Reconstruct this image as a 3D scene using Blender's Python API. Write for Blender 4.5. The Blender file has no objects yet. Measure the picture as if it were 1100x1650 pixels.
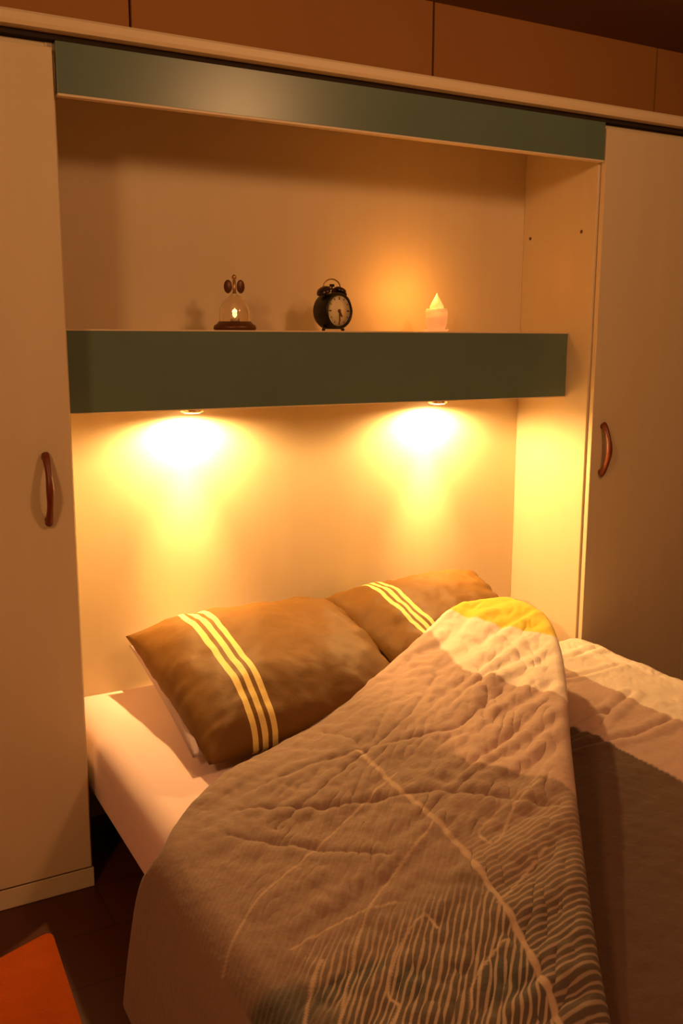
import bpy, bmesh, math, random
import numpy as np
from mathutils import Vector, Matrix, noise

scene = bpy.context.scene
COL = scene.collection
R = math.radians

# ---------------------------------------------------------------- camera
cam_d = bpy.data.cameras.new('camera')
cam = bpy.data.objects.new('camera', cam_d)
COL.objects.link(cam)
YAW, PITCH, ROLL = 0.505, 0.1818, 0.0029
fw = Vector((math.sin(YAW)*math.cos(PITCH), math.cos(YAW)*math.cos(PITCH), -math.sin(PITCH)))
rt = Vector((math.cos(YAW), -math.sin(YAW), 0))
up = rt.cross(fw)
rr = rt*math.cos(ROLL) + up*math.sin(ROLL)
uu = -rt*math.sin(ROLL) + up*math.cos(ROLL)
M = Matrix((rr, uu, -fw)).transposed().to_4x4()
M.translation = Vector((-0.5353, -2.2989, 1.42))
cam.matrix_world = M
cam_d.sensor_fit = 'VERTICAL'
cam_d.sensor_height = 36.0
cam_d.lens = 36.0*1525.5/1650.0
cam_d.clip_start = 0.02
scene.camera = cam

# ---------------------------------------------------------------- exposure
vs = scene.view_settings
vs.view_transform = 'Standard'
vs.look = 'None'
vs.exposure = 0.0
vs.gamma = 1.0
vs.use_curve_mapping = False

# ---------------------------------------------------------------- world and lights
world = bpy.data.worlds.new('world')
scene.world = world
world.use_nodes = True
world.node_tree.nodes['Background'].inputs[0].default_value = (1.0, 0.55, 0.25, 1)
world.node_tree.nodes['Background'].inputs[1].default_value = 0.05

def light(name, kind, loc, energy, color, rot=None, **kw):
    d = bpy.data.lights.new(name, kind)
    d.energy = energy
    d.color = color
    for k, v in kw.items():
        setattr(d, k, v)
    o = bpy.data.objects.new(name, d)
    COL.objects.link(o)
    o.location = loc
    if rot:
        o.rotation_euler = rot
    return o

# the room's own lamp, high behind and left of the camera
light('room_lamp_light', 'POINT', (-1.38, -2.00, 2.27), 58, (1.0, 0.52, 0.20), shadow_soft_size=0.14)
# a second, weaker ceiling lamp over the foot of the bed
light('ceiling_lamp_light', 'POINT', (1.12, -1.65, 2.33), 38, (1.0, 0.50, 0.20), shadow_soft_size=0.12)
HAL = (1.0, 0.58, 0.19)

# ---------------------------------------------------------------- materials
def mat(name, color, rough=0.5, spec=0.5, metal=0.0, vary=0.0, vscale=6.0, bump=0.0, bscale=80.0,
        trans=0.0, ior=1.45, emis=None, estr=0.0, stretch=(1, 1, 1), coat=0.0, sheen=0.0, alpha=1.0):
    m = bpy.data.materials.new(name)
    m.use_nodes = True
    nt = m.node_tree
    b = nt.nodes['Principled BSDF']
    b.inputs['Base Color'].default_value = (*color, 1)
    b.inputs['Roughness'].default_value = rough
    b.inputs['Specular IOR Level'].default_value = spec
    b.inputs['Metallic'].default_value = metal
    b.inputs['Transmission Weight'].default_value = trans
    b.inputs['IOR'].default_value = ior
    b.inputs['Coat Weight'].default_value = coat
    b.inputs['Sheen Weight'].default_value = sheen
    if emis:
        b.inputs['Emission Color'].default_value = (*emis, 1)
        b.inputs['Emission Strength'].default_value = estr
    if vary > 0 or bump > 0:
        tc = nt.nodes.new('ShaderNodeTexCoord')
        mp = nt.nodes.new('ShaderNodeMapping')
        mp.inputs['Scale'].default_value = stretch
        nt.links.new(tc.outputs['Object'], mp.inputs['Vector'])
    if vary > 0:
        n = nt.nodes.new('ShaderNodeTexNoise')
        n.inputs['Scale'].default_value = vscale
        n.inputs['Detail'].default_value = 5
        nt.links.new(mp.outputs[0], n.inputs['Vector'])
        mx = nt.nodes.new('ShaderNodeMix')
        mx.data_type = 'RGBA'
        mx.inputs[6].default_value = (*[c*(1-vary) for c in color], 1)
        mx.inputs[7].default_value = (*[min(1, c*(1+vary)) for c in color], 1)
        nt.links.new(n.outputs['Fac'], mx.inputs[0])
        nt.links.new(mx.outputs[2], b.inputs['Base Color'])
    if bump > 0:
        n2 = nt.nodes.new('ShaderNodeTexNoise')
        n2.inputs['Scale'].default_value = bscale
        n2.inputs['Detail'].default_value = 4
        nt.links.new(mp.outputs[0], n2.inputs['Vector'])
        bp = nt.nodes.new('ShaderNodeBump')
        bp.inputs['Strength'].default_value = bump
        bp.inputs['Distance'].default_value = 0.01
        nt.links.new(n2.outputs['Fac'], bp.inputs['Height'])
        nt.links.new(bp.outputs[0], b.inputs['Normal'])
    return m

CREAM = (0.66, 0.54, 0.37)
m_cream = mat('cream_laminate', CREAM, 0.5, 0.35, vary=0.05, vscale=3, stretch=(6, 6, 0.7))
m_edge = mat('cream_edge_band', (0.72, 0.58, 0.40), 0.45)
m_green = mat('dark_green_laminate', (0.105, 0.165, 0.140), 0.30, 0.6, vary=0.10, vscale=5)
m_wall = mat('ochre_wall_board', (0.40, 0.18, 0.055), 0.7, 0.2, vary=0.10, vscale=2)
m_room = mat('warm_plaster', (0.30, 0.19, 0.10), 0.9, 0.2, vary=0.04)
m_ceil = mat('ceiling_paint', (0.26, 0.15, 0.07), 0.9, 0.2, vary=0.05)
m_handle = mat('red_brown_wood', (0.17, 0.035, 0.012), 0.35, 0.5, vary=0.2, vscale=30, stretch=(3, 3, 0.5))
m_dark = mat('dark_recess', (0.03, 0.02, 0.015), 0.8, 0.2)
m_frame = mat('black_bed_frame', (0.02, 0.016, 0.014), 0.6, 0.3)
m_sheet = mat('pinkish_white_cotton', (0.84, 0.63, 0.63), 0.9, 0.15, bump=0.12, bscale=14, sheen=0.2)
m_undercase = mat('shaded_white_pillowcase', (0.46, 0.35, 0.38), 0.9, 0.15, bump=0.15, bscale=18)  # white pillow, its shade put into this darker lavender colour
m_bell = mat('polished_bell', (0.07, 0.045, 0.04), 0.25, 0.5, metal=0.7)
m_black = mat('black_enamel', (0.012, 0.009, 0.007), 0.35, 0.5)
m_dial = mat('cream_dial', (0.78, 0.66, 0.42), 0.6)
m_glass = mat('clear_glass', (1.0, 0.95, 0.88), 0.03, 0.5, trans=1.0)
m_brown = mat('dark_brown_metal', (0.12, 0.045, 0.012), 0.4, 0.5, metal=0.3)
m_brass = mat('worn_brass', (0.55, 0.33, 0.13), 0.35, 0.5, metal=0.8)
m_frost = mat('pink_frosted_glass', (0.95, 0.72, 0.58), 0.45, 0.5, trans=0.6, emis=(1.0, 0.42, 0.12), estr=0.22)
m_wax = mat('candle_wax', (0.85, 0.66, 0.45), 0.5)
m_flame = mat('candle_flame', (1, 0.7, 0.3), 0.5, emis=(1.0, 0.48, 0.10), estr=1.1)
m_flame2 = mat('small_flame', (1, 0.7, 0.3), 0.5, emis=(1.0, 0.60, 0.22), estr=2.5)
m_lens = mat('halogen_lens', (1, 0.9, 0.7), 0.3, emis=(1.0, 0.80, 0.42), estr=25)
m_chrome = mat('lamp_ring', (0.75, 0.62, 0.42), 0.25, metal=0.9)
m_lamplight = mat('orange_red_lamplight', (0.40, 0.070, 0.006), 0.95, 0.1, vary=0.15, vscale=25, bump=0.4, bscale=180)  # orange-red lamplight on the floor as a surface colour

# floor: red-brown planks
m_floor = mat('red_brown_planks', (0.16, 0.045, 0.018), 0.45, 0.4)
nt = m_floor.node_tree
tc = nt.nodes.new('ShaderNodeTexCoord')
bk = nt.nodes.new('ShaderNodeTexBrick')
bk.inputs['Scale'].default_value = 1.0
bk.inputs['Brick Width'].default_value = 1.2
bk.inputs['Row Height'].default_value = 0.19
bk.inputs['Mortar Size'].default_value = 0.003
bk.inputs['Color1'].default_value = (0.085, 0.022, 0.010, 1)
bk.inputs['Color2'].default_value = (0.070, 0.018, 0.008, 1)
bk.inputs['Mortar'].default_value = (0.045, 0.012, 0.006, 1)
nt.links.new(tc.outputs['Object'], bk.inputs['Vector'])
nt.links.new(bk.outputs['Color'], nt.nodes['Principled BSDF'].inputs['Base Color'])

# ---------------------------------------------------------------- mesh helpers
def finish(name, bm, m, parent=None, smooth=False, bevel=0.0, seg=2):
    if bevel > 0:
        bmesh.ops.bevel(bm, geom=bm.edges[:], offset=bevel, segments=seg, affect='EDGES', profile=0.5)
    bmesh.ops.recalc_face_normals(bm, faces=bm.faces[:])
    me = bpy.data.meshes.new(name)
    bm.to_mesh(me)
    bm.free()
    for p in me.polygons:
        p.use_smooth = smooth
    me.materials.append(m)
    o = bpy.data.objects.new(name, me)
    COL.objects.link(o)
    if parent:
        o.parent = parent
    return o

def add_box(bm, a, b):
    vs_ = [bm.verts.new((x, y, z)) for x in (a[0], b[0]) for y in (a[1], b[1]) for z in (a[2], b[2])]
    for f in ((0, 1, 3, 2), (4, 6, 7, 5), (0, 4, 5, 1), (2, 3, 7, 6), (0, 2, 6, 4), (1, 5, 7, 3)):
        bm.faces.new([vs_[i] for i in f])
    return vs_

def box(name, a, b, m, parent=None, bevel=0.0):
    bm = bmesh.new()
    add_box(bm, a, b)
    return finish(name, bm, m, parent, bevel=bevel)

def add_lathe(bm, prof, n=32, mtx=None):
    mtx = mtx or Matrix()
    rings = []
    for r, z in prof:
        if r < 1e-6:
            rings.append([bm.verts.new(mtx @ Vector((0, 0, z)))])
        else:
            rings.append([bm.verts.new(mtx @ Vector((r*math.cos(2*math.pi*i/n), r*math.sin(2*math.pi*i/n), z))) for i in range(n)])
    for a, b in zip(rings, rings[1:]):
        for i in range(n):
            j = (i+1) % n
            if len(a) == 1 and len(b) == 1:
                continue
            if len(a) == 1:
                bm.faces.new((a[0], b[i], b[j]))
            elif len(b) == 1:
                bm.faces.new((a[i], a[j], b[0]))
            else:
                bm.faces.new((a[i], a[j], b[j], b[i]))

def lathe(name, prof, m, parent=None, n=32, mtx=None, smooth=True):
    bm = bmesh.new()
    add_lathe(bm, prof, n, mtx)
    o = finish(name, bm, m, parent, smooth=smooth)
    return o

def add_tube(bm, pts, rad, n=10, flat=1.0):
    pts = [Vector(p) for p in pts]
    rings = []
    for i, p in enumerate(pts):
        t = (pts[min(i+1, len(pts)-1)] - pts[max(i-1, 0)]).normalized()
        a = t.cross(Vector((1, 0, 0)))
        if a.length < 0.1:
            a = t.cross(Vector((0, 1, 0)))
        a.normalize()
        b = t.cross(a)
        r = rad[i] if isinstance(rad, (list, tuple)) else rad
        rings.append([bm.verts.new(p + a*r*math.cos(2*math.pi*k/n) + b*r*flat*math.sin(2*math.pi*k/n)) for k in range(n)])
    for a, b in zip(rings, rings[1:]):
        for k in range(n):
            bm.faces.new((a[k], a[(k+1) % n], b[(k+1) % n], b[k]))
    bm.faces.new(rings[0][::-1])
    bm.faces.new(rings[-1])

def empty(name, loc=(0, 0, 0), rz=0.0):
    o = bpy.data.objects.new(name, None)
    COL.objects.link(o)
    o.location = loc
    o.rotation_euler = (0, 0, rz)
    o.empty_display_size = 0.05
    return o

def tag(o, label, cat, group=None):
    o['label'] = label
    o['category'] = cat
    if group:
        o['group'] = group
    return o

def struct(o):
    o['kind'] = 'structure'
    return o

# ---------------------------------------------------------------- dimensions
X1 = 1.658          # niche width (left wardrobe ends at x = 0)
D = 0.370           # niche back
ZT = 2.073          # top of the fitted furniture
CEIL = 2.47

# ---------------------------------------------------------------- room shell
struct(box('floor', (-2.4, -3.6, -0.05), (3.3, 0.55, 0.0), m_floor))
struct(box('ceiling', (-2.4, -3.6, CEIL), (3.3, 0.55, CEIL+0.05), m_ceil))
struct(box('wall_left', (-2.5, -3.6, 0.0), (-2.4, 0.55, CEIL), m_room))
struct(box('wall_right', (3.3, -3.6, 0.0), (3.4, 0.55, CEIL), m_room))
struct(box('wall_front', (-2.4, -3.7, 0.0), (3.3, -3.6, CEIL), m_room))
# back wall: wide boards with narrow grooves
bm = bmesh.new()
seams = [-2.4, -1.68, -0.69, 0.30, 1.29, 2.28, 3.3]
for a, b in zip(seams, seams[1:]):
    vsx = add_box(bm, (a+0.004, 0.405, 0.0), (b-0.004, 0.45, CEIL))
add_box(bm, (-2.4, 0.43, 0.0), (3.3, 0.55, CEIL))
struct(finish('wall_back', bm, m_wall))

# ---------------------------------------------------------------- wardrobes
def bow_handle(parent, x, z0, z1, y):
    bm = bmesh.new()
    pts, rad = [], []
    N = 22
    for i in range(N+1):
        t = i/N
        out = 0.004 + 0.034*math.sin(math.pi*t)**0.8
        pts.append((x, y-out, z0+(z1-z0)*t))
        rad.append(0.0085 + 0.002*math.cos(2*math.pi*t)**2)
    add_tube(bm, pts, rad, 12, flat=0.9)
    h = finish('handle', bm, m_handle, parent, smooth=True)
    h['label'] = 'curved red-brown wooden bow handle'
    for zz in (z0+0.008, z1-0.008):
        lathe('handle_foot', [(0, 0), (0.009, 0), (0.0085, 0.010), (0, 0.010)], m_handle, h, 14,
              Matrix.Translation((x, y+0.0005, zz)) @ Matrix.Rotation(R(90), 4, 'X'))
    return h

def wardrobe(x0, x1, side, label):
    root = empty('wardrobe', ((x0+x1)/2, 0.2, 0))
    ox, oy = -(x0+x1)/2, -0.2
    def B(name, a, b, m, p=root, bevel=0.0015):
        return box(name, (a[0]+ox, a[1]+oy, a[2]), (b[0]+ox, b[1]+oy, b[2]), m, p, bevel)
    t = 0.018
    B('side_panel', (x0, 0.022, 0.0), (x0+t, D+0.015, ZT), m_cream)
    B('side_panel', (x1-t, 0.022, 0.0), (x1, D+0.015, ZT), m_cream)
    B('back_panel', (x0+t, D+0.005, 0.055), (x1-t, D+0.015, ZT), m_cream)
    B('top_panel', (x0+t, 0.024, ZT-t), (x1-t, D+0.005, ZT), m_cream)
    B('bottom_panel', (x0+t, 0.024, 0.057), (x1-t, D+0.005, 0.075), m_cream)
    B('plinth', (x0+0.001, 0.004, 0.0), (x1-0.001, 0.020, 0.053), m_cream)
    xm = (x0+x1)/2
    gap = 0.0015
    lim = [(x0+(0.007 if side > 0 else 0.002), xm-gap), (xm+gap, x1-(0.002 if side > 0 else 0.007))]
    for k, (a, b) in enumerate(lim):
        d = B('door', (a, 0.0, 0.059), (b, 0.018, ZT-0.016), m_cream, bevel=0.002)
        near = (k == 1) if side < 0 else (k == 0)
        if side < 0:
            hx = (b-0.063) if k == 1 else (a+0.063)
        else:
            hx = (a+0.044) if k == 0 else (b-0.044)
        bow_handle(d, hx+ox, 0.980, 1.146, oy)
    if side > 0:
        for (yy, zz) in ((0.335, 1.757), (0.085, 1.757)):
            c = lathe('screw_cap', [(0, 0), (0.006, 0), (0.005, 0.0015), (0, 0.0015)], m_brown, root, 14,
                      Matrix.Translation((x0+ox+0.0003, yy+oy, zz)) @ Matrix.Rotation(R(-90), 4, 'Y'))
            c['label'] = 'small dark round screw cap'
    tag(root, label, 'wardrobe', 'cream fitted wardrobes flanking the bed niche')
    return root

wardrobe(-1.0, 0.0, -1, 'tall cream wardrobe left of the bed niche, its plinth on the floor in view')
wardrobe(X1, X1+1.0, 1, 'tall cream wardrobe right of the bed niche, its foot hidden behind the duvet')

# cornice along the top
bm = bmesh.new()
prof = [(-0.030, 2.086), (-0.034, 2.094), (-0.034, 2.110), (-0.030, 2.116), (0.39, 2.116), (0.39, 2.086)]
xa, xb = -1.03, X1+1.03
va = [bm.verts.new((xa, y, z)) for y, z in prof]
vb = [bm.verts.new((xb, y, z)) for y, z in prof]
for i in range(len(prof)):
    j = (i+1) % len(prof)
    bm.faces.new((va[i], va[j], vb[j], vb[i]))
bm.faces.new(va[::-1]); bm.faces.new(vb)
cor = finish('cornice', bm, m_edge)
tag(cor, 'long pale wooden cornice board running along the tops of wardrobes and header', 'cornice')
box('shadow_gap_strip', (xa+0.03, 0.0, ZT+0.0005), (xb-0.03, 0.38, 2.0855), m_dark, cor)['label'] = 'dark shadow-gap strip'  # fills the gap under the cornice, its shade put into a dark colour

# niche back panel and ceiling panel
bp_ = box('back_panel', (0.001, D+0.0005, 0.0), (X1-0.001, D+0.015, ZT-0.001), m_cream)
tag(bp_, 'plain cream back panel closing the niche behind the shelf and pillows', 'panel')
tp_ = box('top_panel', (0.001, 0.022, ZT-0.019), (X1-0.001, D, ZT-0.001), m_cream)
tag(tp_, 'cream top panel roofing the niche behind the header board', 'panel')

# header
hd = empty('header_board', (X1/2, 0.01, 1.957))
box('board', (-X1/2+0.001, -0.010, 0.005), (X1/2-0.0005, 0.010, ZT-1.957), m_green, hd, 0.0008)
box('edge_band', (-X1/2+0.001, -0.0105, 0.0), (X1/2-0.0005, 0.010, 0.005), m_edge, hd)['label'] = 'pale lower edge band'
tag(hd, 'dark green header board spanning the top of the niche under the cornice', 'header board')

# shelf
ZS0, ZS1, YS = 1.228, 1.440, 0.126
sh = empty('bridge_shelf', (X1/2, 0.25, ZS0))
def SB(name, a, b, m, bevel=0.0008):
    return box(name, (a[0]-X1/2, a[1]-0.25, a[2]-ZS0), (b[0]-X1/2, b[1]-0.25, b[2]-ZS0), m, sh, bevel)
SB('front_board', (0.001, YS, ZS0+0.003), (X1-0.001, YS+0.018, ZS1-0.004), m_green)
SB('edge_band', (0.001, YS-0.0004, ZS1-0.004), (X1-0.001, YS+0.018, ZS1), m_edge)['label'] = 'thin pale upper edge'
SB('edge_band', (0.001, YS-0.0004, ZS0), (X1-0.001, YS+0.018, ZS0+0.003), m_edge)['label'] = 'thin pale lower edge'
SB('top_board', (0.001, YS+0.0185, ZS1-0.018), (X1-0.001, D, ZS1), m_cream)
SB('bottom_board', (0.001, YS+0.0185, ZS0), (X1-0.001, D, ZS0+0.018), m_cream)
tag(sh, 'deep dark green box shelf across the niche carrying clock and candles', 'shelf')

# halogen spots under the shelf
LX = [(0.408, 'left one of two round halogen puck lamps glowing under the green shelf'),
      (1.262, 'right one of two round halogen puck lamps glowing under the green shelf')]
for x, lab in LX:
    t = empty('puck_lamp', (x, 0.298, ZS0))
    lathe('housing', [(0.0, -0.0003), (0.034, -0.0003), (0.034, -0.016), (0.028, -0.020), (0.025, -0.020), (0.025, -0.014), (0, -0.014)], m_chrome, t, 40)
    l = lathe('lens', [(0, -0.0142), (0.0235, -0.0142), (0.0235, -0.021), (0.012, -0.0225), (0, -0.023)], m_lens, t, 40)
    l['label'] = 'glowing round lens'
    tag(t, lab, 'lamp', 'halogen lamps under the shelf')
    light('halogen_spill_light', 'SPOT', (x, 0.298, ZS0-0.024), 60, HAL, (R(-5), 0, 0), spot_size=R(178), spot_blend=0.45, shadow_soft_size=0.018)
    light('halogen_beam_light', 'SPOT', (x, 0.298, ZS0-0.026), 44, HAL, (R(0), 0, 0), spot_size=R(54), spot_blend=1.0, shadow_soft_size=0.018)

# ---------------------------------------------------------------- shelf ornaments
# candle carousel with glass bell
cx = empty('candle_carousel', (0.505, 0.20, ZS1))
lathe('base', [(0, 0.0003), (0.056, 0.0003), (0.060, 0.004), (0.058, 0.013), (0.050, 0.018), (0.045, 0.024), (0, 0.024)], m_brown, cx, 48)['label'] = 'dark brown stepped round base'
lathe('glass_bell', [(0.043, 0.0245), (0.043, 0.046), (0.040, 0.062), (0.031, 0.080), (0.016, 0.093), (0.006, 0.100), (0.006, 0.103),
                     (0.004, 0.103), (0.004, 0.099), (0.015, 0.091), (0.029, 0.078), (0.038, 0.061), (0.041, 0.046), (0.041, 0.0245)], m_glass, cx, 48)
cd = lathe('tealight', [(0, 0.0245), (0.013, 0.0245), (0.013, 0.034), (0.011, 0.034), (0, 0.033)], m_wax, cx, 24)
lathe('flame', [(0, 0.034), (0.005, 0.038), (0.0068, 0.044), (0.005, 0.051), (0.002, 0.058), (0, 0.062)], m_flame2, cd, 18)
bm = bmesh.new()
add_tube(bm, [(0, 0, 0.100), (0, 0, 0.115), (0, 0, 0.138)], [0.0045, 0.005, 0.004], 12)
st = finish('stem', bm, m_brass, cx, smooth=True)
lathe('finial', [(0, 0.138), (0.006, 0.140), (0.007, 0.146), (0.004, 0.150), (0, 0.152)], m_brass, st, 16)
for s in (-1, 1):
    bm = bmesh.new()
    mt = Matrix.Rotation(R(-20), 4, 'Z') @ Matrix.Translation((0.0175*s, 0, 0.119)) @ Matrix.Rotation(R(20*s), 4, 'Z') @ Matrix.Rotation(R(90), 4, 'X')
    add_lathe(bm, [(0, -0.002), (0.0100, -0.0018), (0.0122, 0), (0.0100, 0.0018), (0, 0.002)], 24, mt @ Matrix.Scale(1.5, 4, (0, 1, 0)))
    finish('vane', bm, m_brown, cx, smooth=True)
tag(cx, 'small glass-bell candle ornament with two brown vanes on the shelf, left of the clock', 'ornament')
light('carousel_flame_light', 'POINT', (0.505, 0.20, ZS1+0.052), 0.09, (1.0, 0.5, 0.15), shadow_soft_size=0.006)

# twin bell alarm clock, face turned away from the niche corner
ck = empty('alarm_clock', (0.822, 0.215, ZS1), R(14))
ck.scale = (1.12, 1.2, 1.12)
RX = Matrix.Rotation(R(90), 4, 'X')
CZ = 0.052
def along(y):                                   # lathe axis along -y, starting at y
    return Matrix.Translation((0, y, CZ)) @ RX
case = lathe('case', [(0, 0.0), (0.030, 0.0), (0.042, 0.004), (0.047, 0.012), (0.047, 0.056), (0.045, 0.060), (0.040, 0.060), (0.039, 0.055), (0, 0.055)],
             m_black, ck, 56, along(0.032))
fc = lathe('dial', [(0, 0.0552), (0.0388, 0.0552), (0.0388, 0.0562), (0, 0.0562)], m_dial, ck, 56, along(0.032))
fc['label'] = 'cream clock dial'
bm = bmesh.new()
for h in range(12):
    a = h*math.pi/6
    rot = Matrix.Translation((0, 0.032-0.0566, CZ)) @ Matrix.Rotation(a, 4, 'Y')
    w, l0 = (0.0016, 0.028) if h % 3 == 0 else (0.0009, 0.031)
    for v in add_box(bm, (-w, -0.0004, l0), (w, 0.0003, 0.036)):
        v.co = rot @ v.co
finish('hour_marks', bm, m_brown, fc)
for nm, ang, ln, w in (('hour_hand', 150, 0.018, 0.0022), ('minute_hand', 178, 0.028, 0.0016)):
    bm = bmesh.new()
    rot = Matrix.Translation((0, 0.032-0.058, CZ)) @ Matrix.Rotation(R(ang), 4, 'Y')
    for v in add_box(bm, (-w, -0.0005, -0.004), (w, 0.0005, ln)):
        v.co = rot @ v.co
    finish(nm, bm, m_brown, ck)
lathe('hub', [(0, 0.0565), (0.0045, 0.0565), (0.004, 0.060), (0, 0.060)], m_brown, ck, 16, along(0.032))
for s in (-1, 1):
    mt = Matrix.Translation((0.023*s, 0.002, CZ+0.041)) @ Matrix.Rotation(R(28*s), 4, 'Y')
    bl = lathe('bell', [(0.0195, 0.006), (0.0205, 0.0065), (0.0195, 0.012), (0.015, 0.018), (0.008, 0.021), (0, 0.022), (0, 0.020), (0.007, 0.019), (0.014, 0.016), (0.0185, 0.011), (0.0195, 0.006)],
               m_bell, ck, 32, mt)
    bm = bmesh.new()
    add_tube(bm, [mt @ Vector((0, 0, 0.0)), mt @ Vector((0, 0, 0.021))], 0.0025, 8)
    finish('bell_post', bm, m_black, bl)
    bm = bmesh.new()
    p0 = Vector((0.026*s, 0.0, CZ-0.038)); p1 = Vector((0.036*s, -0.004, 0.002))
    add_tube(bm, [p0, (p0+p1)/2, p1], [0.0045, 0.004, 0.0045], 10)
    finish('foot', bm, m_black, ck, smooth=True)
bm = bmesh.new()
pts = [(0.030*math.cos(a), 0.002, CZ+0.060+0.022*math.sin(a)) for a in [math.pi*i/12 for i in range(13)]]
add_tube(bm, pts, 0.0018, 8)
finish('carrying_handle', bm, m_brass, ck, smooth=True)
bm = bmesh.new()
add_tube(bm, [(0, 0.002, CZ+0.045), (0, 0.002, CZ+0.066)], 0.002, 8)
add_box(bm, (-0.006, -0.001, CZ+0.062), (0.006, 0.005, CZ+0.069))
finish('hammer', bm, m_black, ck)
tag(ck, 'black round twin-bell alarm clock with cream dial in the middle of the shelf', 'clock')

# votive candle
vc = empty('votive_candle', (1.183, 0.20, ZS1))
lathe('saucer', [(0, 0.0003), (0.034, 0.0003), (0.040, 0.006), (0.038, 0.008), (0.030, 0.004), (0, 0.004)], m_frost, vc, 40)
lathe('glass_cup', [(0, 0.0045), (0.022, 0.0045), (0.029, 0.012), (0.034, 0.030), (0.035, 0.056), (0.032, 0.070), (0.030, 0.070), (0.033, 0.056), (0.032, 0.031),
                    (0.027, 0.014), (0.020, 0.008), (0, 0.008)], m_frost, vc, 40)['label'] = 'pinkish frosted glass cup'
wx = lathe('wax', [(0, 0.0085), (0.019, 0.0085), (0.026, 0.015), (0.031, 0.031), (0.0315, 0.045), (0, 0.046)], m_wax, vc, 32)
bm = bmesh.new()
add_tube(bm, [(0, 0, 0.045), (0.001, 0, 0.056)], 0.0012, 8)
finish('wick', bm, m_dark, wx)
lathe('flame', [(0, 0.050), (0.012, 0.054), (0.021, 0.064), (0.022, 0.076), (0.015, 0.090), (0.007, 0.104), (0.002, 0.114), (0, 0.118)], m_flame, vc, 28)['label'] = 'bright pointed yellow flame'
tag(vc, 'lit votive candle in a pinkish glass on the shelf, right of the clock', 'candle')
light('votive_flame_light', 'POINT', (1.17, 0.215, ZS1+0.125), 1.6, (1.0, 0.38, 0.06), shadow_soft_size=0.02)

# ---------------------------------------------------------------- added slab, lamplight on the floor put into its colour
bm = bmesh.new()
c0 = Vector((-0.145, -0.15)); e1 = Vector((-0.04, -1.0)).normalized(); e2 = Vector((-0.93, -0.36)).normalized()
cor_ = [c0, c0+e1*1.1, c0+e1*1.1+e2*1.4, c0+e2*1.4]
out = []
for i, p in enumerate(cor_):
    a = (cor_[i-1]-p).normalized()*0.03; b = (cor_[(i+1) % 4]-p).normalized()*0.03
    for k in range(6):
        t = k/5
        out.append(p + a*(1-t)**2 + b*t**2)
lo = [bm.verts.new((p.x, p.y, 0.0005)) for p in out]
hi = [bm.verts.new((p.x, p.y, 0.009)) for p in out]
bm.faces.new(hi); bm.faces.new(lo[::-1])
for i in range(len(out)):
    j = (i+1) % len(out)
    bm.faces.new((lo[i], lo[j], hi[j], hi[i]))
tag(finish('lamplight_slab', bm, m_lamplight), 'orange-red slab painted as a patch of lamplight on the dark floor in front of the left wardrobe', 'lamplight_slab')

# ---------------------------------------------------------------- bed
bx0, bx1, by0, by1 = 0.03, 1.635, -1.66, 0.362
bed = empty('bed', ((bx0+bx1)/2, -0.6, 0))
ex, ey = -(bx0+bx1)/2, 0.6
def BB(name, a, b, m, bevel=0.004):
    return box(name, (a[0]+ex, a[1]+ey, a[2]), (b[0]+ex, b[1]+ey, b[2]), m, bed, bevel)
BB('side_rail', (0.10, -1.60, 0.10), (0.13, 0.34, 0.190), m_frame)
BB('side_rail', (1.53, -1.60, 0.10), (1.56, 0.34, 0.190), m_frame)
BB('end_rail', (0.13, -1.60, 0.10), (1.53, -1.57, 0.190), m_frame)
BB('end_rail', (0.13, 0.31, 0.10), (1.53, 0.34, 0.190), m_frame)
for k in range(14):
    y = -1.50+k*0.13
    BB('slat', (0.131, y, 0.172), (1.529, y+0.07, 0.190), m_frame, 0.002)
for x in (0.14, 1.46):
    for y in (-1.56, 0.24):
        BB('leg', (x, y, 0.0), (x+0.06, y+0.06, 0.172), m_frame)
tag(bed, 'low black bed frame standing in the dark gap under the mattress', 'bed')

# mattress in a fitted sheet (rounded box)
def rounded_slab(name, a, b, r, m, sag=0.0, parent=None, n=(44, 54)):
    bm = bmesh.new()
    add_box(bm, a, b)
    bmesh.ops.bevel(bm, geom=bm.edges[:], offset=r, segments=8, affect='EDGES', profile=0.5)
    o = finish(name, bm, m, parent, smooth=True)
    return o
mt_ = rounded_slab('mattress', (bx0-0.010, by0, 0.191), (bx1, by1, 0.402), 0.055, m_sheet)
tag(mt_, 'mattress under a pale pink fitted sheet, bare at its left edge', 'mattress')

# ---------------------------------------------------------------- pillows
def pillow_material(name, base, stripe, u0):
    m = mat(name, base, 0.6, 0.25, bump=0.35, bscale=16)
    nt = m.node_tree
    b = nt.nodes['Principled BSDF']
    at = nt.nodes.new('ShaderNodeAttribute'); at.attribute_name = 'cloth_u'
    last = None
    for k in range(3):
        s = nt.nodes.new('ShaderNodeMath'); s.operation = 'SUBTRACT'; s.inputs[1].default_value = u0+k*0.043
        nt.links.new(at.outputs['Fac'], s.inputs[0])
        a = nt.nodes.new('ShaderNodeMath'); a.operation = 'ABSOLUTE'; nt.links.new(s.outputs[0], a.inputs[0])
        l = nt.nodes.new('ShaderNodeMath'); l.operation = 'LESS_THAN'; l.inputs[1].default_value = 0.0125
        nt.links.new(a.outputs[0], l.inputs[0])
        if last:
            mx = nt.nodes.new('ShaderNodeMath'); mx.operation = 'MAXIMUM'
            nt.links.new(last, mx.inputs[0]); nt.links.new(l.outputs[0], mx.inputs[1]); last = mx.outputs[0]
        else:
            last = l.outputs[0]
    mix = nt.nodes.new('ShaderNodeMix'); mix.data_type = 'RGBA'
    mix.inputs[6].default_value = (*base, 1); mix.inputs[7].default_value = (*stripe, 1)
    nt.links.new(last, mix.inputs[0]); nt.links.new(mix.outputs[2], b.inputs['Base Color'])
    return m

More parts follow.
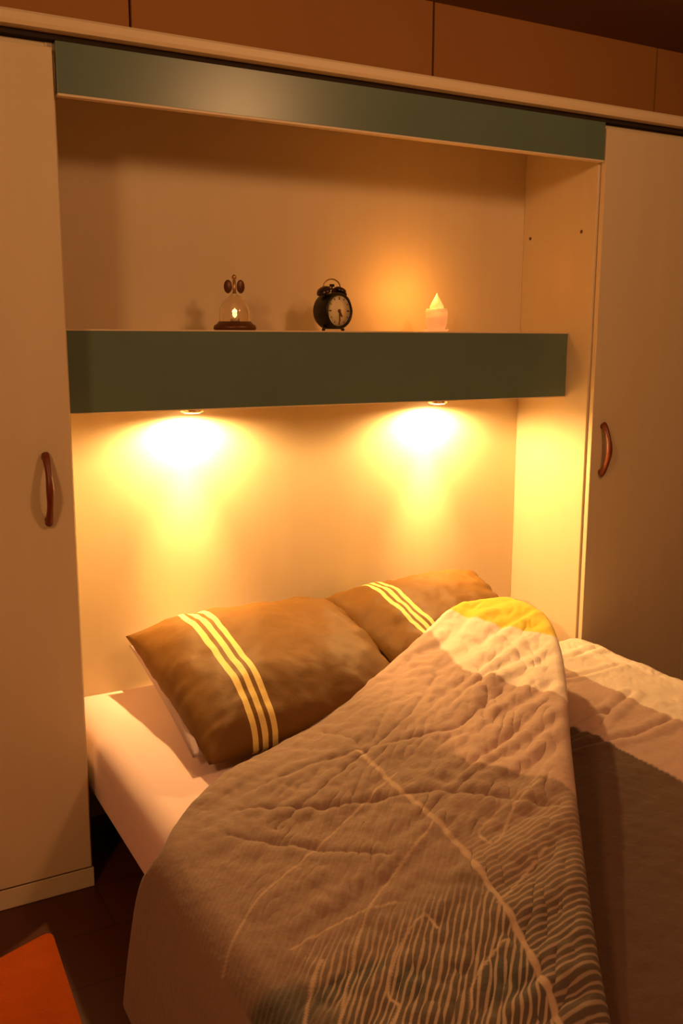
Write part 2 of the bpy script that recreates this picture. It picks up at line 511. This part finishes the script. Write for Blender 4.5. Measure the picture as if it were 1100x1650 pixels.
def pillow(name, corners, thick, m, seed, zfloor, wr=1.0):
    """corners: back-left, back-right, front-right, front-left seam corners in world space."""
    n = 72
    c = [Vector(p) for p in corners]
    bm = bmesh.new()
    lay = bm.verts.layers.float.new('cloth_u')
    nrm = (c[1]-c[0]).cross(c[0]-c[3]).normalized()
    if nrm.z < 0: nrm = -nrm
    grids = []
    for side in (1, -1):
        g = []
        for i in range(n+1):
            row = []
            for j in range(n+1):
                if side < 0 and (i in (0, n) or j in (0, n)):
                    row.append(grids[0][i][j]); continue
                u, v = i/n, j/n
                U, V = 2*u-1, 2*v-1
                # pull the sides in between the corners
                pu = U*(1-0.02*(1-V*V)); pv = V*(1-0.025*(1-U*U))
                uu_, vv_ = (pu+1)/2, (pv+1)/2
                p = c[0]*(1-uu_)*(1-vv_) + c[1]*uu_*(1-vv_) + c[2]*uu_*vv_ + c[3]*(1-uu_)*vv_
                h = max(0, (1-abs(U)**3.2))**0.55 * max(0, (1-abs(V)**3.2))**0.55
                q = Vector((U*2.2+seed, V*2.2, side*0.7))
                edge = 1-h
                w = 0.010*noise.noise(q*1.5) + 0.006*noise.noise(q*4.0+Vector((3, 1, 0)))*(0.4+edge)
                # gathers running in from the seam
                w += 0.0045*edge*math.sin(16*(U if abs(V) > abs(U) else V)+4*noise.noise(q*2))
                hh = thick*(0.60 if side > 0 else 0.40)*h + wr*w*min(1, h*3)*side
                p = p + nrm*side*hh
                p.z = max(p.z, zfloor)
                vtx = bm.verts.new(p)
                vtx[lay] = u
                row.append(vtx)
            g.append(row)
        grids.append(g)
        for i in range(n):
            for j in range(n):
                f = (g[i][j], g[i+1][j], g[i+1][j+1], g[i][j+1])
                bm.faces.new(f if side > 0 else f[::-1])
    return finish(name, bm, m, smooth=True)

m_pil = pillow_material('brown_pillowcase', (0.155, 0.070, 0.013), (0.80, 0.60, 0.22), 0.20)
up_ = pillow('pillow', [(0.212, 0.345, 0.525), (0.83, 0.350, 0.500), (0.83, -0.20, 0.445), (0.175, -0.29, 0.440)], 0.12, m_undercase, 5.3, 0.404, 0.5)
tag(up_, 'pale pillow lying flat on the sheet, mostly hidden beneath the left brown pillow', 'pillow')
p1 = pillow('pillow', [(0.190, 0.300, 0.570), (0.885, 0.320, 0.570), (0.820, -0.300, 0.445), (0.195, -0.345, 0.440)], 0.205, m_pil, 1.7, 0.43)
tag(p1, 'brown pillow with three yellow stripes, the nearer and left of the pair', 'pillow', 'striped brown pillows at the head of the bed')
p2 = pillow('pillow', [(0.830, 0.315, 0.590), (1.450, 0.330, 0.600), (1.360, -0.130, 0.470), (0.875, -0.220, 0.450)], 0.165, m_pil, 9.1, 0.43)
tag(p2, 'brown pillow with three yellow stripes, farther back and half under the duvet', 'pillow', 'striped brown pillows at the head of the bed')

# ---------------------------------------------------------------- duvet
ridge = [(1.200, -0.150, .655), (1.190, -0.320, .655), (1.077, -0.511, .640), (0.900, -0.735, .618), (0.764, -0.896, .600),
         (0.556, -1.156, .560), (0.401, -1.357, .530), (0.326, -1.467, .500), (0.200, -1.650, .460)]
lefty = [-0.652, -0.75, -0.85, -0.95, -1.05, -1.20, -1.35, -1.50, -1.68]
righty = [-0.045, -0.15, -0.35, -0.55, -0.75, -1.00, -1.25, -1.45, -1.68]
head = [(0.060, -0.565, .438), (0.190, -0.450, .445), (0.340, -0.385, .455), (0.500, -0.335, .480), (0.686, -0.268, .525), (0.862, -0.200, .575), (1.049, -0.143, .640)]
fr = [0.06, 0.17, 0.30, 0.45, 0.60, 0.76, 0.90]
rows = []
for k, (rx, ry, rz) in enumerate(ridge):
    ly = lefty[k]
    dy = 0.10*max(0, 1-k*0.1)
    row = [(-0.075, ly+dy, 0.05), (-0.065, ly+dy*0.7, 0.20), (-0.050, ly+dy*0.3, 0.35), (-0.015, ly, 0.425)]
    if k == 0:
        row += head
    else:
        for f in fr:
            g = f
            x = -0.015+(rx+0.015)*g
            y = ly+(ry-ly)*g
            z = 0.438+(rz-0.438)*(g**1.25)
            row.append((x, y, z+0.012*math.sin(math.pi*g)))
    row.append((rx, ry, rz))
    n2 = Vector((0.825, -0.565)) if k > 1 else Vector((1, -0.1))      # to the right of the ridge
    row.append((rx+n2.x*0.014, ry+n2.y*0.014, rz-0.016))
    row.append((rx+n2.x*0.008, ry+n2.y*0.008, rz-0.05))
    row.append((rx-n2.x*0.015, ry-n2.y*0.015, rz-0.10))
    bxp, byp = rx+n2.x*0.02, ry+n2.y*0.02
    row.append((bxp, byp, 0.448))
    for f in (0.15, 0.4, 0.7, 0.93):
        row.append((bxp+(1.635-bxp)*f, byp+(righty[k]-byp)*f, 0.455-0.025*f+0.012*math.sin(math.pi*f)))
    row.append((1.652, righty[k], 0.395))
    row.append((1.664, righty[k]-0.01, 0.30))
    row.append((1.668, righty[k]-0.01, 0.16))
    rows.append(row)
# tuck-under row at the head side
tuck = []
for i, p in enumerate(rows[0]):
    if 3 < i < 17:
        tuck.append((p[0], p[1]+0.030, max(0.415, p[2]-0.05)))
    elif i <= 3:
        tuck.append((p[0]+0.01, p[1]+0.012, p[2]))
    else:
        tuck.append((p[0]-0.004, p[1]+0.010, p[2]-0.012))
tuck2 = [(p[0], p[1]-0.0, max(0.408, p[2]-0.13)) if 3 < i < 17 else (p[0]+0.01, p[1]-0.005, max(0.05, p[2]-0.01)) for i, p in enumerate(tuck)]
ctl = np.array([tuck2, tuck]+rows, float)

def spline(ctl_, axis, per):
    a = np.moveaxis(ctl_, axis, 0)
    n = a.shape[0]
    outl = []
    idx = []
    for i in range(n-1):
        m_ = per[i]
        for q in range(m_):
            t = q/m_
            p0, p1, p2, p3 = a[max(i-1, 0)], a[i], a[i+1], a[min(i+2, n-1)]
            outl.append(0.5*((2*p1)+(-p0+p2)*t+(2*p0-5*p1+4*p2-p3)*t*t+(-p0+3*p1-3*p2+p3)*t**3))
            idx.append(i+t)
    outl.append(a[-1]); idx.append(n-1)
    return np.moveaxis(np.array(outl), 0, axis), np.array(idx)

NR, NC = ctl.shape[:2]
percol = [10, 10, 12, 16]+[34]*6+[34, 8, 8, 8, 8, 14, 26, 30, 22, 10, 8, 8]
percol = (percol+[10]*NC)[:NC-1]
P, ci = spline(ctl, 1, percol)
P, ri = spline(P, 0, [5, 10]+[40]*(NR-3))
nr, nc = P.shape[:2]
RG = 11                                     # ridge control column
X, Y, Z = P[..., 0].copy(), P[..., 1].copy(), P[..., 2].copy()
CI = np.broadcast_to(ci[None, :], (nr, nc)); RI = np.broadcast_to(ri[:, None], (nr, nc))
flap = np.clip((CI-3)/1.5, 0, 1)*np.clip((RG-CI)/0.6, 0, 1)
isflap = (CI <= RG+1.5)

def pdist(pts):
    d = np.full(X.shape, 9.0)
    for (x0, y0), (x1, y1) in zip(pts, pts[1:]):
        vx, vy = x1-x0, y1-y0
        L = vx*vx+vy*vy+1e-12
        t = np.clip(((X-x0)*vx+(Y-y0)*vy)/L, 0, 1)
        d = np.minimum(d, np.hypot(X-(x0+t*vx), Y-(y0+t*vy)))
    return d

# wrinkles: soft noise plus creases pulled towards the pinch at the head edge
def fbm(ax, ay, s, seed):
    o = np.zeros(X.shape)
    xs, ys = (-X*ay+Y*ax)*s, (X*ax+Y*ay)*s
    for i in range(nr):
        for j in range(0, nc):
            o[i, j] = noise.noise((xs[i, j], ys[i, j]*0.35, seed))
    return o
on_top = np.clip((RI-1.0), 0, 1)
W1 = fbm(0.93, 0.36, 13, 1.0)
W2 = fbm(0.98, 0.15, 24, 4.0)
W3 = fbm(0.35, 0.93, 20, 9.0)
right = (CI > RG+4)*1.0
amp = flap*0.75+right*0.40
W4 = fbm(0.70, 0.71, 45, 2.0)
W5 = fbm(0.35, -0.93, 38, 7.0)
Z = Z + on_top*amp*(0.010*W1+0.006*W2+0.007*W3*np.clip((X-0.45)/0.3, 0.15, 1)+0.008*np.abs(W4)+0.004*W5)
# wrinkle folds near the ridge: short parallel folds running down from it
ridge_d = np.abs(CI-RG)
fold = np.sin(RI*13+2.5*W1)*np.exp(-((CI-(RG-1.5))/1.6)**2)*(CI < RG+0.5)
Z = Z + 0.0045*fold*on_top
pinch = [(0.46, -0.42), (0.47, -0.55), (0.45, -0.62)]
crease = [[(0.16, -0.62), (0.28, -0.74), (0.47, -0.86), (0.56, -1.02), (0.60, -1.08)],
          [(0.45, -0.60), (0.35, -0.56), (0.22, -0.56)],
          [(0.46, -0.62), (0.36, -0.66), (0.18, -0.74)],
          [(0.46, -0.62), (0.62, -0.55), (0.78, -0.42)],
          [(0.50, -0.62), (0.66, -0.68), (0.83, -0.62)],
          [(0.10, -0.70), (0.20, -0.84), (0.30, -0.98)],
          [(0.95, -0.30), (0.88, -0.45), (0.80, -0.60), (0.72, -0.70)],
          [(1.05, -0.25), (1.02, -0.42), (0.94, -0.58)],
          [(0.70, -0.35), (0.60, -0.48), (0.46, -0.62)],
          pinch]
for k, c_ in enumerate(crease):
    d = pdist(c_)
    Z = Z - isflap*on_top*(0.005 if k in (0, 9) else 0.0035)*np.exp(-(d/0.007)**2) + isflap*on_top*0.0012*np.exp(-((d-0.022)/0.012)**2)
for c_ in ([(1.15, -0.32), (1.30, -0.36), (1.50, -0.33)], [(1.05, -0.60), (1.20, -0.60), (1.36, -0.52)], [(0.98, -0.72), (1.15, -0.74), (1.32, -0.70)],
           [(0.95, -0.64), (1.10, -0.66), (1.20, -0.60)], [(1.25, -0.18), (1.42, -0.22), (1.58, -0.16)]):
    d = pdist(c_)
    Z = Z + right*(0.005*np.exp(-((d-0.020)/0.015)**2)-0.004*np.exp(-(d/0.012)**2))

# colours woven into the cloth
YEL, WHT, PNK, BRN = [np.array(c_) for c_ in ((0.80, 0.56, 0.05), (0.80, 0.68, 0.60), (0.46, 0.31, 0.26), (0.245, 0.155, 0.120))]
DRK = np.array((0.095, 0.050, 0.035)); GRY = np.array((0.055, 0.052, 0.045)); LINE = np.array((0.46, 0.32, 0.23))
def ss(v, a, b):
    t = np.clip((v-a)/(b-a), 0, 1); return t*t*(3-2*t)
XP, YP = X, Y
wp = np.interp(YP, [-0.73, -0.46, -0.18], [0.888, 0.835, 0.93])
pb = np.interp(YP, [-1.03, -0.842, -0.6, -0.3], [0.648, 0.578, 0.60, 0.66])
yw = np.interp(YP, [-0.5, -0.35, -0.15], [1.12, 1.07, 1.02])
f_w = ss(XP, wp-0.004, wp+0.004)[..., None]
soft = 0.004+0.10*ss(YP, -0.82, -0.6)
f_p = ss(XP, pb-soft, pb+soft)[..., None]
f_y = ss(XP, yw-0.006, yw+0.006)[..., None]
CF = BRN*(1-f_p)+PNK*f_p; CF = CF*(1-f_w)+WHT*f_w; CF = CF*(1-f_y)+YEL*f_y
gw = ss(XP, 1.322, 1.328)[..., None]; gp = ss(XP, 1.055, 1.061)[..., None]
CR = DRK*(1-gp)+PNK*1.05*gp; CR = CR*(1-gw)+WHT*gw
C = np.where(isflap[..., None], CF, CR)

# leaf print on the folded flap: midrib, outlines, grey patches and hatching
midrib = [(0.493, -0.410), (0.446, -0.598), (0.425, -0.798), (0.415, -0.945), (0.397, -1.068), (0.351, -1.246), (0.317, -1.345), (0.284, -1.430), (0.22, -1.56)]
LEAF = __import__('json').loads('''{"veins": [[[-0.1224, -1.1719], [-0.0878, -1.0823], [-0.0181, -0.9936], [0.064, -0.923], [0.1978, -0.8623], [0.3147, -0.8079], [0.4566, -0.7494]], [[-0.0079, -1.239], [0.0411, -1.1682], [0.0838, -1.1251]], [[0.0837, -1.3178], [0.1251, -1.2845], [0.1278, -1.2464], [0.2009, -1.1761], [0.2525, -1.1566], [0.2516, -1.193]], [[0.1763, -1.3747], [0.2247, -1.324], [0.2837, -1.2943], [0.3122, -1.2881]], [[0.6436, -0.9843], [0.5176, -1.0162], [0.4452, -1.0437], [0.4531, -1.0871], [0.5379, -1.0272], [0.6416, -0.992]], [[0.4964, -1.1606], [0.3513, -1.2172]], [[0.2404, -1.0919], [0.1594, -1.0673], [0.0569, -1.068]], [[0.409, -0.9547], [0.2051, -1.0702], [0.084, -1.2018], [0.0122, -1.2952]]], "grey": [[-0.0461, -1.1774, 0.09, 0.07], [0.1674, -1.2558, 0.03, 0.035], [0.2684, -1.3495, 0.05, 0.05], [0.0907, -1.1899, 0.07, 0.03]]}''')
mline = np.zeros(X.shape)
def smooth(pts):
    a = [pts[0]]+pts+[pts[-1]]
    o = []
    for i in range(1, len(a)-2):
        p0, p1, p2, p3 = [np.array(q) for q in a[i-1:i+3]]
        for q in range(8):
            t = q/8
            o.append(tuple(0.5*((2*p1)+(-p0+p2)*t+(2*p0-5*p1+4*p2-p3)*t*t+(-p0+3*p1-3*p2+p3)*t**3)))
    return o+[tuple(pts[-1])]
for pts in map(smooth, LEAF['veins']):
    mline = np.maximum(mline, 1-ss(pdist(pts), 0.0012, 0.0034))
mid = 1-ss(pdist(midrib[1:]), 0.0035, 0.0065)
grey = np.zeros(X.shape)
for (gx, gy, sx, sy) in LEAF['grey']:
    grey = np.maximum(grey, 1-ss(np.hypot((X-gx)/sx, (Y-gy)/sy)+0.25*W3, 0.6, 1.1))
on = (isflap & (CI > 2.5))
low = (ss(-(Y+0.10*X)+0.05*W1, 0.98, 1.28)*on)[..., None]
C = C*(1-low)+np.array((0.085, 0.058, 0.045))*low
C = np.where(on[..., None], C*(1-grey[..., None]*0.85)+GRY*grey[..., None]*0.85, C)
ml = (np.maximum(mline*0.75, mid*0.8)*on)[..., None]
C = C*(1-ml)+LINE*ml
# hatch phase and strength
mx_ = np.interp(Y, [p[1] for p in midrib][::-1], [p[0] for p in midrib][::-1])
rightside = X > mx_
NL, NRT = (0.71, -0.70), (-0.05, 0.999)
phL = (X*NL[0]+Y*NL[1] + 0.006*W1)/0.0105*2*math.pi
phR = (X*NRT[0]+Y*NRT[1] + 0.006*W1)/0.0125*2*math.pi
phase = np.where(rightside, phR, phL)
hat = np.where(rightside, 0.7*ss(-Y, 1.00, 1.10)*(1-f_p[..., 0]), ss(-(Y+0.25*X), 1.00, 1.14))*on*(1-mid)*ss(X, 0.02, 0.08)
hat = np.maximum(hat*0.85, 0.14*on*(1-f_w[..., 0])*ss(-Y, 0.62, 0.80))

verts = np.stack([X, Y, Z], -1).reshape(-1, 3)
ii = np.arange(nr*nc).reshape(nr, nc)
quads = np.stack([ii[:-1, :-1], ii[:-1, 1:], ii[1:, 1:], ii[1:, :-1]], -1).reshape(-1, 4)
me = bpy.data.meshes.new('duvet')
me.from_pydata(verts.tolist(), [], quads.tolist())
ca = me.color_attributes.new('weave', 'FLOAT_COLOR', 'POINT')
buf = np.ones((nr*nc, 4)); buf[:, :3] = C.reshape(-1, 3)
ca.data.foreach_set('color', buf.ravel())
for nm, arr in (('hatch_phase', phase), ('hatch_mask', hat)):
    a_ = me.attributes.new(nm, 'FLOAT', 'POINT')
    a_.data.foreach_set('value', arr.ravel().astype(float))
me.polygons.foreach_set('use_smooth', [True]*len(me.polygons))
md = mat('printed_duvet_cotton', (0.3, 0.2, 0.15), 0.85, 0.2, bump=0.30, bscale=42, sheen=0.15)
nt = md.node_tree
b = nt.nodes['Principled BSDF']
a1 = nt.nodes.new('ShaderNodeAttribute'); a1.attribute_name = 'weave'
a2 = nt.nodes.new('ShaderNodeAttribute'); a2.attribute_name = 'hatch_phase'
a3 = nt.nodes.new('ShaderNodeAttribute'); a3.attribute_name = 'hatch_mask'
sn = nt.nodes.new('ShaderNodeMath'); sn.operation = 'SINE'; nt.links.new(a2.outputs['Fac'], sn.inputs[0])
mr = nt.nodes.new('ShaderNodeMapRange'); mr.inputs['From Min'].default_value = 0.1; mr.inputs['From Max'].default_value = 0.75
nt.links.new(sn.outputs[0], mr.inputs['Value'])
mu = nt.nodes.new('ShaderNodeMath'); mu.operation = 'MULTIPLY'
nt.links.new(mr.outputs['Result'], mu.inputs[0]); nt.links.new(a3.outputs['Fac'], mu.inputs[1])
mu2 = nt.nodes.new('ShaderNodeMath'); mu2.operation = 'MULTIPLY'; mu2.inputs[1].default_value = 0.75
nt.links.new(mu.outputs[0], mu2.inputs[0])
mix = nt.nodes.new('ShaderNodeMix'); mix.data_type = 'RGBA'
mix.inputs[7].default_value = (*LINE, 1)
nt.links.new(mu2.outputs[0], mix.inputs[0]); nt.links.new(a1.outputs['Color'], mix.inputs[6]); nt.links.new(mix.outputs[2], b.inputs['Base Color'])
me.materials.append(md)
dv = bpy.data.objects.new('duvet', me)
COL.objects.link(dv)
so = dv.modifiers.new('thickness', 'SOLIDIFY'); so.thickness = 0.008; so.offset = -1
tag(dv, 'rumpled brown duvet with leaf print and pale bands, folded over on the bed', 'duvet')
# piped hem along the fold
bm = bmesh.new()
kk = int(np.argmin(np.abs(ci-(RG+0.6))))
pts = [Vector((X[i, kk], Y[i, kk], Z[i, kk]+0.001)) for i in range(20, nr, 4)]
add_tube(bm, pts, 0.0035, 8)
m_pipe = mat('pale_piping', (0.45, 0.31, 0.22), 0.85)
finish('hem_piping', bm, m_pipe, dv, smooth=True)['label'] = 'pale piped hem along the fold'
